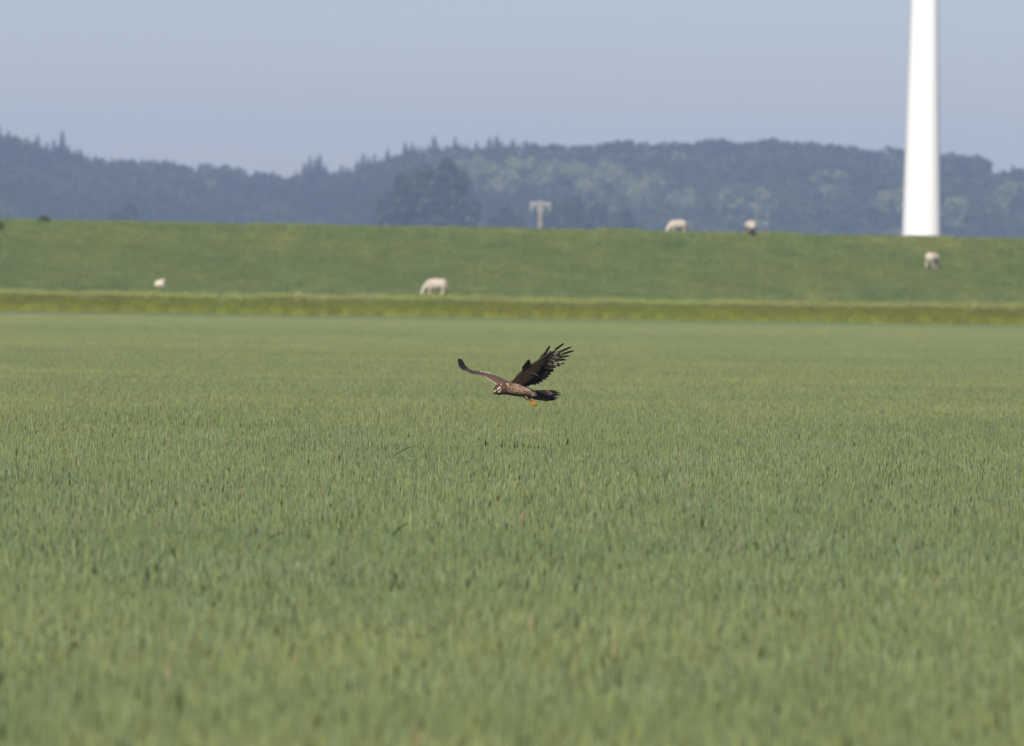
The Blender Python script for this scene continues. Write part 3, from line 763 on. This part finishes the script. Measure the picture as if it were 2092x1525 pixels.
finish(nt, mul(nt, attr(nt, 'col').outputs['Color'], ramp(nt, vo.outputs['Distance'], [(0.1, (0.75, 0.75, 0.75)), (0.7, (1.35, 1.3, 1.25))])), 0.7, 0.2, 0, (vo.outputs['Distance'], 0.5, 0.003))

SEC = [(1010.8, 796, 803.5, 3), (1013, 790, 806, 7), (1017, 786, 807.5, 9.6), (1022, 783.6, 807.8, 10.8), (1029, 784, 806.8, 10.8), (1036, 783.5, 806.8, 12.3), (1046, 782, 808.5, 15),
       (1056, 783, 810, 16), (1066, 785.5, 810.3, 15), (1074, 788.5, 810.8, 12.5), (1082, 792, 811.5, 9.5), (1089, 796, 811.5, 6.5), (1096, 800, 809, 3)]
def cat(a, b, c, d, t): return 0.5 * (2 * b + (c - a) * t + (2 * a - 5 * b + 4 * c - d) * t * t + (3 * b - a - 3 * c + d) * t ** 3)
rings = []
for i in range(len(SEC) - 1):
    q = [np.array(SEC[max(0, min(len(SEC) - 1, i + k))], dtype=float) for k in (-1, 0, 1, 2)]
    for j in range(6): rings.append(cat(*q, j / 6))
rings.append(np.array(SEC[-1], dtype=float))
vs, fs, cs, NS = [], [], [], 40
def body_col(u, v, f):
    """u, v: photo pixel of the point (mirrored from the far side); f: 0 head .. 1 tail"""
    dk, br, bf, wh = (0.055, 0.028, 0.019), (0.095, 0.054, 0.038), (0.275, 0.198, 0.138), (0.46, 0.42, 0.36)
    def mixc(a, b, t): return tuple(x + (y - x) * t for x, y in zip(a, b))
    if u < 1031: c = mixc(dk, br, sstep(1012, 1030, u) * 0.8)
    elif u < 1052: c = mixc(br, bf, sstep(1031, 1056, u) * (0.35 + 0.65 * sstep(784, 804, v)))
    else: c = mixc(mixc(br, bf, 0.85), bf, sstep(1052, 1080, u))
    if u > 1072 and v < 797: c = mixc(c, wh, sstep(1072, 1080, u))
    def seg(x0, y0, x1, y1, wd):
        dx, dy = x1 - x0, y1 - y0; t = max(0, min(1, ((u - x0) * dx + (v - y0) * dy) / (dx * dx + dy * dy)))
        return 1 - sstep(wd * 0.5, wd * 1.2, math.hypot(u - x0 - t * dx, v - y0 - t * dy))
    c = mixc(c, wh, seg(1016.6, 796.2, 1022, 792.2, 1.5)); c = mixc(c, (0.5, 0.44, 0.42), seg(1019, 801.8, 1022.4, 797.8, 1.9))
    c = mixc(c, (0.02, 0.012, 0.01), seg(1016.2, 799.6, 1022.6, 795.2, 1.3)); c = mixc(c, wh, seg(1023, 785, 1023.2, 787.2, 1.1))
    c = mixc(c, (0.5, 0.38, 0.27), seg(1035.5, 784, 1038.5, 788.5, 1.8)); c = mixc(c, (0.07, 0.035, 0.022), seg(1025, 790, 1027, 803, 2.6))
    if v > 805 and u < 1064: c = mixc(c, (0.09, 0.06, 0.04), 0.5)
    return c
for i, (u, vt, vb, hw) in enumerate(rings):
    ctr = B(u, (vt + vb) / 2, axw(u))
    for k in range(NS):
        a = 2 * math.pi * k / NS
        n_ = 1 + 0.035 * snoise(i * 0.35, math.cos(a) * 2.5, math.sin(a) * 2.5)
        p = ctr + LT * (hw * BS * math.cos(a) * n_) + Vector((0, 0, 1)) * ((vb - vt) / 2 * BS * math.sin(a) * n_)
        vs.append(p)
        m_ = p - LT * (2 * min(0.0, (p - ctr).dot(LT)))
        cs.append(body_col(UC + m_.x / BS, VC - m_.z / BS, i / len(rings)))
for i in range(len(rings) - 1):
    for k in range(NS):
        k2 = (k + 1) % NS; fs.append((i * NS + k, (i + 1) * NS + k, (i + 1) * NS + k2, i * NS + k2))
fs.append(tuple(range(NS))); fs.append(tuple(range((len(rings) - 1) * NS, len(rings) * NS))[::-1])
body = obj('body', mesh('body', vs, fs, M_PLUME, cs), bird)
bvh = BVHTree.FromPolygons([Vector(v) for v in vs], fs)
def on_body(u, v):
    h = bvh.ray_cast(B(u, v, 300), Vector((0, 1, 0))); return h[0] if h[0] else B(u, v, axw(u))

# beak, eyes
M_BEAK = vc_mat('beak_horn', 0.35, 0.5)
def beak_pts(off): return [B(1013.6, 799.3, axw(1013) + off), B(1010.9, 800.6, axw(1011) + 2 + off), B(1009.4, 803.4, axw(1009.5) + 2 + off), B(1010.0, 806.0, axw(1010) + 1.5 + off), B(1011.0, 808.0, axw(1010.5) + off)]
G = Geo(); pp = beak_pts(2)
cy, ch = (0.42, 0.32, 0.09), (0.05, 0.04, 0.035)
G.tube(pp, [2.6 * BS, 2.1 * BS, 1.6 * BS, 1.1 * BS, 0.3 * BS], [cy] * 20 + [ch] * 30, 10)
obj('beak', G.build('beak', M_BEAK), bird)
m, nt, nd, ln = nodes_mat('eye'); M_EYE = m; finish(nt, (0.02, 0.012, 0.006), 0.1, 0.6)
e = on_body(1018.6, 797.6)
ce = Vector((e.x, e.y, e.z)); ctr = B(1018.6, 797, axw(1018.6)); lat = (ce - ctr).dot(LT)
for pos in (ce, ce - LT * (2 * lat)):
    bm = bmesh.new(); bmesh.ops.create_uvsphere(bm, u_segments=16, v_segments=10, radius=1.35 * BS)
    me = bpy.data.meshes.new('eye'); bm.to_mesh(me); bm.free(); me.materials.append(M_EYE)
    me.polygons.foreach_set('use_smooth', [True] * len(me.polygons)); o = obj('eye', me, bird); o.location = pos

def bez(a, b, c, t): return a * (1 - t) ** 2 + b * (2 * t * (1 - t)) + c * t * t
def feather(name, base, ctrl, tip, width, nrm, colf, parent, narrow=0.0, seg=14, th=0.9, point=0.0):
    """a closed thin vane: cambered strip with a raised shaft, rounded or narrowed tip"""
    vs, cs, fs = [], [], []; prev = None
    for i in range(seg + 1):
        t = i / seg; p = bez(base, ctrl, tip, t); tg = (bez(base, ctrl, tip, min(1, t + .02)) - bez(base, ctrl, tip, max(0, t - .02))).normalized()
        sd = nrm.cross(tg).normalized(); n2 = tg.cross(sd).normalized()
        w = width * BS * 0.5 * (0.55 + 0.45 * sstep(0, 0.25, t)) * (1 - narrow * sstep(0.40, 0.62, t))
        w *= math.sqrt(max(0.0, 1 - max(0.0, (t - 0.80) / 0.20) ** 2)) * 0.93 + 0.07
        w *= 1 - 0.85 * (sstep(1 - point, 1.0, t) if point else 0)
        for s_, cam in ((-1, -0.10), (-0.5, -0.02), (0, 0.02), (0.5, -0.02), (1, -0.10)):
            for side in (1, -1):
                tk = th * BS * 0.5 * (1.0 - 0.75 * abs(s_))
                vs.append(p + sd * (w * s_) + n2 * (cam * w * 2 + side * tk)); cs.append(colf(t, s_))
    R = 10
    for i in range(seg):
        a, b = i * R, (i + 1) * R
        for k in range(4):
            fs.append((a + 2 * k, a + 2 * k + 2, b + 2 * k + 2, b + 2 * k)); fs.append((a + 2 * k + 1, b + 2 * k + 1, b + 2 * k + 3, a + 2 * k + 3))
        fs.append((a, b, b + 1, a + 1)); fs.append((a + 8, a + 9, b + 9, b + 8))
    for a in (0, seg * R):
        loop = [a, a + 2, a + 4, a + 6, a + 8, a + 9, a + 7, a + 5, a + 3, a + 1]; fs.append(tuple(loop if a else loop[::-1]))
    return obj(name, mesh(name, vs, fs, M_FEATHER, cs), parent)
def lerp3(a, b, t): return tuple(x + (y - x) * t for x, y in zip(a, b))
def primary_col(seed, dark, pale, bars, tipd=0.68):
    def f(t, s_):
        b = 0.5 + 0.5 * math.sin((t * bars + seed * 0.37) * 6.283 + s_ * 0.8)
        c = lerp3(pale, dark, 0.35 + 0.65 * sstep(0.45, 0.75, b)); return lerp3(c, dark, sstep(tipd - 0.12, tipd + 0.05, t))
    return f

# near (left) wing, seen from below
def wn_(u, v): return 12 + 0.05 * (u - 1046) + 1.075 * (782 - v)
def NW(u, v, o=0.0): return B(u, v, wn_(u, v) + o)
nrm_near = (NW(1090, 740) - NW(1050, 770)).cross(NW(1100, 770) - NW(1050, 770)).normalized()
if nrm_near.y > 0: nrm_near = -nrm_near           # underside, towards the viewer
def loft(lead, rear, thick, colf, parent, name, nrm, n_ch=12, mat=None):
    """cambered arm of the wing between leading edge and covert edge"""
    m_ = 40; vs, cs, fs = [], [], []
    def samp(pl, t):
        x = t * (len(pl) - 1); i = min(len(pl) - 2, int(x)); f = x - i
        g_ = lambda k: np.array(pl[max(0, min(len(pl) - 1, k))], dtype=float)
        return Vector(cat(g_(i - 1), g_(i), g_(i + 1), g_(i + 2), f))
    for i in range(m_ + 1):
        t = i / m_; a, b = samp(lead, t), samp(rear, t)
        for k in range(2 * n_ch):
            if k < n_ch: c, sd = k / n_ch, 1
            else: c, sd = (2 * n_ch - k) / n_ch, -1
            h_ = thick * BS * (1 - 0.55 * t) * (1.6 * math.sqrt(max(c, 0)) * (1 - c) + 0.06) * (0.5 if sd > 0 else 1.0)
            vs.append(a.lerp(b, c) + nrm * (sd * h_ - thick * 0.25 * BS * math.sin(math.pi * c) * (1 - .5 * t))); cs.append(colf(t, c, sd))
    R = 2 * n_ch
    for i in range(m_):
        for k in range(R): fs.append((i * R + k, i * R + (k + 1) % R, (i + 1) * R + (k + 1) % R, (i + 1) * R + k))
    fs.append(tuple(range(R))[::-1]); fs.append(tuple(range(m_ * R, (m_ + 1) * R)))
    return obj(name, mesh(name, vs, fs, mat or M_COVERT, cs), parent)
def near_cov(t, c, sd):
    k = lerp3((0.105, 0.078, 0.050), (0.062, 0.048, 0.033), sstep(0.3, 0.9, c))
    k = lerp3(k, (0.06, 0.05, 0.04), sstep(0.55, 0.85, t) * 0.6)
    k = lerp3(k, (0.17, 0.115, 0.07), (1 - sstep(0.0, 0.10, t)) * 0.9)
    if c < 0.04 and 0.12 < t < 0.22: k = (0.36, 0.29, 0.18)
    return k
LEAD = [(1039, 787), (1045, 776.5), (1052, 767.2), (1065, 754.5), (1075, 746.5), (1086, 739.8), (1097, 733), (1104, 728.9), (1113, 723), (1122, 717)]
REAR = [(1064, 793), (1070, 788), (1079, 781), (1089, 773), (1096, 765), (1101, 757), (1105, 749), (1109.5, 740), (1116, 731), (1123.5, 719)]
wing = loft([NW(*p) for p in LEAD], [NW(*p) for p in REAR], 5.5, near_cov, bird, 'wing', nrm_near)
wing['label'] = 'dark raised left wing seen from below with spread finger feathers'
dk, pl, ft = (0.022, 0.016, 0.012), (0.52, 0.47, 0.40), (0.030, 0.022, 0.016)
PT = [((1098, 735), (1113, 722), (1120.5, 703.5), 7.0, .35), ((1103, 733), (1128, 716), (1150, 697.5), 10.5, .52), ((1103, 735), (1138, 718), (1165.5, 704.5), 11, .52), ((1102, 737), (1142, 722), (1170.5, 712.5), 11, .5),
      ((1101, 739), (1138, 728), (1161, 723.3), 10, .42), ((1100, 741), (1134, 733), (1154.5, 731.5), 9.5, .3), ((1099, 743), (1130, 738), (1152, 740), 9.5, .25), ((1097, 745), (1122, 741), (1144, 744.5), 9.5, .1), ((1095, 747), (1118, 744), (1134, 748), 9.5, 0), ((1092, 749), (1114, 747.5), (1130, 755), 10, 0)]
for i, (b_, c_, t_, w_, nr) in enumerate(PT):
    o_ = -0.25 * i - 1.5; pale = pl if i else (0.05, 0.04, 0.03)
    c2 = c_ if True else c_
    feather('primary_feather', NW(*b_, o_), NW(*c_, o_ - 2), NW(*t_, o_ + 4), w_, nrm_near, primary_col(i, dk if i < 7 else (0.03, 0.024, 0.018), pale if i < 8 else (0.07, 0.06, 0.05), 4.2, 0.62 if i < 6 else 0.9), wing, nr)
ST = [(1128.5, 757), (1124.5, 763.5), (1119.8, 769.3), (1114.5, 774), (1107.5, 779.2), (1100.5, 783.2), (1093.5, 785.8), (1086.5, 786), (1080, 789.2), (1073.5, 790.5), (1066.5, 791)]
SB = [(1091 - 3.3 * i, 751 + 2.6 * i) for i in range(11)]
for i, (t_, b_) in enumerate(zip(ST, SB)):
    o_ = -4.2 - 0.22 * i; c_ = ((t_[0] + b_[0]) / 2 + 2, (t_[1] + b_[1]) / 2 - 2)
    feather('secondary_feather', NW(*b_, o_), NW(*c_, o_ - 2.5), NW(*t_, o_), 10.0, nrm_near, primary_col(i * 0.1, (0.024, 0.018, 0.015), (0.060, 0.047, 0.037), 2.5, 0.9), wing)
feather('alula_feather', NW(1066, 753.5, 3), NW(1072, 745, 3), NW(1080.5, 733.5, 5), 6.5, nrm_near, lambda t, s_: (0.04, 0.028, 0.022), wing)
feather('alula_feather', NW(1069, 751.5, 1.5), NW(1076, 744, 1.5), NW(1083, 738.5, 3), 5.5, nrm_near, lambda t, s_: (0.05, 0.034, 0.026), wing)
feather('covert_feather', NW(1084, 760.5, 1.2), NW(1092, 763, 0.8), NW(1100, 767.5, 0.2), 2.2, nrm_near, lambda t, s_: (0.11, 0.09, 0.07), wing)

# far (right) wing, seen edge on from above
FL = [(1036, 790, 4), (1023, 788, -9), (1012, 785.5, -22), (1000, 778.7, -38), (987.6, 771.7, -56), (975.6, 767.2, -72), (964, 766.8, -86), (957.5, 765.2, -92), (950, 761, -100), (943, 758.5, -107)]
FR = [(1046, 783, -22), (1040, 780.5, -34), (1033, 777.5, -46), (1022, 773.2, -60), (1010, 768.8, -76), (998, 765.6, -92), (984, 763.2, -102), (972, 762.5, -108), (962, 760, -113), (952, 755, -118)]
fl = [B(*p) for p in FL]; fr = [B(*p) for p in FR]
nrm_far = (fl[4] - fr[4]).cross(fl[6] - fl[2]).normalized()
if nrm_far.z < 0: nrm_far = -nrm_far
def far_cov(t, c, sd):
    k = lerp3((0.105, 0.062, 0.052), (0.075, 0.050, 0.044), sstep(0.2, 0.9, c)); k = lerp3(k, (0.045, 0.037, 0.034), sstep(0.45, 0.65, t))
    if c < 0.045 and 0.12 < t < 0.46: k = lerp3(k, (0.55, 0.43, 0.27), 0.9)  # sunlit highlight along the leading edge, painted into the colour
    return k
fwing = loft(fl, fr, 3.2, far_cov, bird, 'wing', nrm_far)
fwing['label'] = 'brown right wing seen edge on with pale front edge and upturned dark tip'
FP = [((948, 760.3, -103), (935.5, 756, -112), (934.6, 736.5, -122), 6), ((949, 760, -104), (938, 755, -115), (937.6, 736.2, -127), 7), ((950, 760, -105), (941, 754, -118), (941.2, 737.8, -131), 8), ((952, 760, -106), (943.5, 755, -121), (944.6, 743.5, -135), 9),
      ((954, 760.5, -106), (946, 757, -123), (946.8, 748, -137), 9), ((956, 761, -106), (949, 759, -124), (950.3, 751.8, -137), 9), ((958, 762, -106), (953, 760, -124), (954, 754.6, -135), 9), ((960, 763, -106), (958, 761, -122), (960, 759, -132), 9),
      ((963, 763.5, -106), (965, 761.5, -120), (968, 761.2, -129), 9), ((966, 764, -105), (971, 762.5, -117), (976, 762.2, -127), 9)]
for i, (b_, c_, t_, w_) in enumerate(FP):
    feather('primary_feather', B(*b_), B(*c_), B(*t_), w_, (Vector((0.62, -0.62, 0.48)).normalized() if i < 7 else nrm_far), primary_col(i, (0.014, 0.010, 0.011), (0.035, 0.027, 0.027), 3, 0.4), fwing)
FS = [(985, 762.6, -122), (993, 763.6, -117), (1000, 764.8, -111), (1007, 767.4, -104), (1014, 770.4, -96), (1021, 773.2, -88), (1028, 776, -79), (1035, 779, -70), (1042, 782, -60)]
for i, t_ in enumerate(FS):
    b_ = (t_[0] - 24 - 0.8 * i, t_[1] + 1.8, t_[2] + 26); c_ = tuple((a + b) / 2 + d for a, b, d in zip(b_, t_, (0, -0.9, 0)))
    feather('secondary_feather', B(*b_), B(*c_), B(*t_), 10.5, nrm_far, (lambda t, s_: lerp3((0.07, 0.048, 0.042), (0.62, 0.58, 0.53), sstep(0.62, 0.85, t) * 0.9)), fwing)  # pale tips paint in the sunlight on the trailing edge

# tail
TT = [(1140, 797.2), (1147, 800.4), (1149, 805), (1134, 806.0), (1144.6, 811.4), (1132, 811.5), (1139.5, 815.2), (1127.5, 816.8)]
wt = lambda u: axw(u) * 0.95
tail = None
nrm_tail = (AX.cross(Vector((0.20, -0.45, -1)).normalized())).normalized()
if nrm_tail.y > 0: nrm_tail = -nrm_tail
def tail_col(t, s_):
    c = (0.016, 0.012, 0.011); band = sstep(0.56, 0.60, t) * (1 - sstep(0.66, 0.71, t)); c = lerp3(c, (0.17, 0.125, 0.085), band * (0.75 - 0.45 * abs(s_)))
    return lerp3(c, (0.08, 0.05, 0.035), (1 - sstep(0, 0.18, t)) * 0.6)
G = Geo(); G.tube([B(1078, 801, wt(1078)), B(1086, 804, wt(1086)), B(1094, 806, wt(1094)), B(1101, 807, wt(1101))], [8.5 * BS, 8.4 * BS, 6.5 * BS, 2.0 * BS], [(0.36, 0.25, 0.16)] * 28 + [(0.05, 0.035, 0.028)] * 28, 14)
tail = obj('tail', G.build('tail', M_PLUME), bird)
for i, t_ in enumerate(TT):
    f_ = i / 7; b_ = (1083.5 - 1.5 * f_, 799.5 + 11.5 * f_); o_ = 3.5 - abs(i - 3) * 0.8 + 0.2 * i
    feather('tail_feather', B(*b_, wt(b_[0]) + o_), B((b_[0] + t_[0]) / 2, (b_[1] + t_[1]) / 2 + 0.4, wt((b_[0] + t_[0]) / 2) + o_), B(*t_, wt(t_[0]) + o_), 6.6, nrm_tail, tail_col, tail, 0.0, point=0.24)
for k, (b_, t_) in enumerate((((1076, 791), (1090, 795.3)), ((1075, 793), (1088.5, 796.8)))):
    feather('rump_feather', B(*b_, wt(b_[0]) + 4), B((b_[0] + t_[0]) / 2, (b_[1] + t_[1]) / 2 - 0.6, wt(1082) + 4), B(*t_, wt(t_[0]) + 4), 4.5, nrm_tail, lambda t, s_: (0.50, 0.41, 0.29), tail)

# legs
M_LEG = vc_mat('leg_skin', 0.5, 0.4)
for du, dv, dw in ((0, 0, 4), (3.2, -1.0, -8)):
    L_ = lambda u, v, w=0: B(u + du, v + dv, axw(u) * 0.9 + dw + w)
    G = Geo(); G.tube([L_(1067, 802), L_(1072, 809), L_(1076.5, 813.5), L_(1079.2, 816.8)], [6 * BS, 4.6 * BS, 3.0 * BS, 1.5 * BS], (0.30, 0.20, 0.12), 12)
    leg = obj('leg', G.build('leg', M_PLUME), bird)
    G = Geo(); oc = (0.50, 0.20, 0.03)
    G.tube([L_(1077, 814), L_(1082, 818.6), L_(1087.5, 823.2)], [1.35 * BS, 1.2 * BS, 1.45 * BS], oc, 10)
    obj('shank', G.build('shank', M_LEG), leg)
    G = Geo()
    for e1, e2, e3 in (((1090, 825.2, 1.4), (1093.5, 826.4, 2), (1096.3, 828.8, 1.5)), ((1090.5, 824.6, -.5), (1094.2, 825.4, -1), (1096.8, 827.6, -1)), ((1090, 826, .4), (1092.6, 828, .6), (1095.2, 829.6, .5)), ((1087.5, 825, .8), (1088.4, 827.2, 1), (1091, 828.4, .8))):
        G.tube([L_(1086.6, 822.6), L_(*e1), L_(*e2), L_(*e3)], [1.0 * BS, 0.9 * BS, 0.75 * BS, 0.3 * BS], [oc] * 24 + [(0.06, 0.04, 0.03)] * 8, 8)
    obj('foot', G.build('foot', M_LEG), leg)

# ------------------------------------------------------------------ odd leaf blades sticking out of the crop
M_BLADE = vc_mat('weed_blade', 0.5, 0.3, 0.1)
for (x0, y0, x1, y1, d, wd_, lab) in [(806, 931, 853, 911, 53.5, 3.4, 'long thin dark leaf blade lying slanted on the wheat below the bird'), (800, 1096, 836, 1070, 36.5, 5, 'dark slanted leaf on the wheat in the lower middle'),
                                      (545, 1108, 578, 1090, 36, 6, 'broad dark leaf poking from the wheat left of centre'), (1228, 1280, 1243, 1232, 29, 9, 'dark blurred upright leaf in the near wheat right of centre')]:
    a, b = at(x0, y0, d), at(x1, y1, d - 0.1); G = Geo(); w_ = wd_ / FPX * d; seg = 8; vs, fs = [], []
    low = Vector((a.x - (b.x - a.x) * .15, a.y + .05, 0.25))
    for i in range(seg + 1):
        t = i / seg; p = a.lerp(b, t) + Vector((0, 0, 0.01 * math.sin(math.pi * t))); q = w_ * 0.5 * math.sin(math.pi * min(1, 0.25 + 0.75 * t)) + 0.0006
        sd = (b - a).cross(Vector((0, 1, 0.15))).normalized()
        vs += [p - sd * q, p + Vector((0, .15 * w_, 0)), p + sd * q]
    for i in range(seg): k = 3 * i; fs += [(k, k + 1, k + 4, k + 3), (k + 1, k + 2, k + 5, k + 4)]
    G.add(vs, fs, (0.095, 0.145, 0.065)); G.tube([low, a], [0.0025, 0.002], (0.06, 0.09, 0.03), 4)
    tag(obj('leaf_blade', G.build('leaf_blade', M_BLADE)), lab, 'leaf')

# ------------------------------------------------------------------ haze: the air between here and the far wood
G = Geo(); G.box((0, 2425, 47), (2450, 2525, 48.5), (1, 1, 1))
me = G.build('haze', None, False); hz = obj('haze', me)
m, nt, nd, ln = nodes_mat('haze_air'); out = nt.nodes.new('ShaderNodeOutputMaterial'); pv = nt.nodes.new('ShaderNodeVolumePrincipled')
pv.inputs['Color'].default_value = (0.46, 0.61, 0.98, 1); pv.inputs['Density'].default_value = 0.000195; pv.inputs['Anisotropy'].default_value = 0.0
ln.new(pv.outputs[0], out.inputs['Volume']); me.materials.append(m)
tag(hz, 'pale blue haze filling the air over the whole landscape', 'haze', kind='stuff')
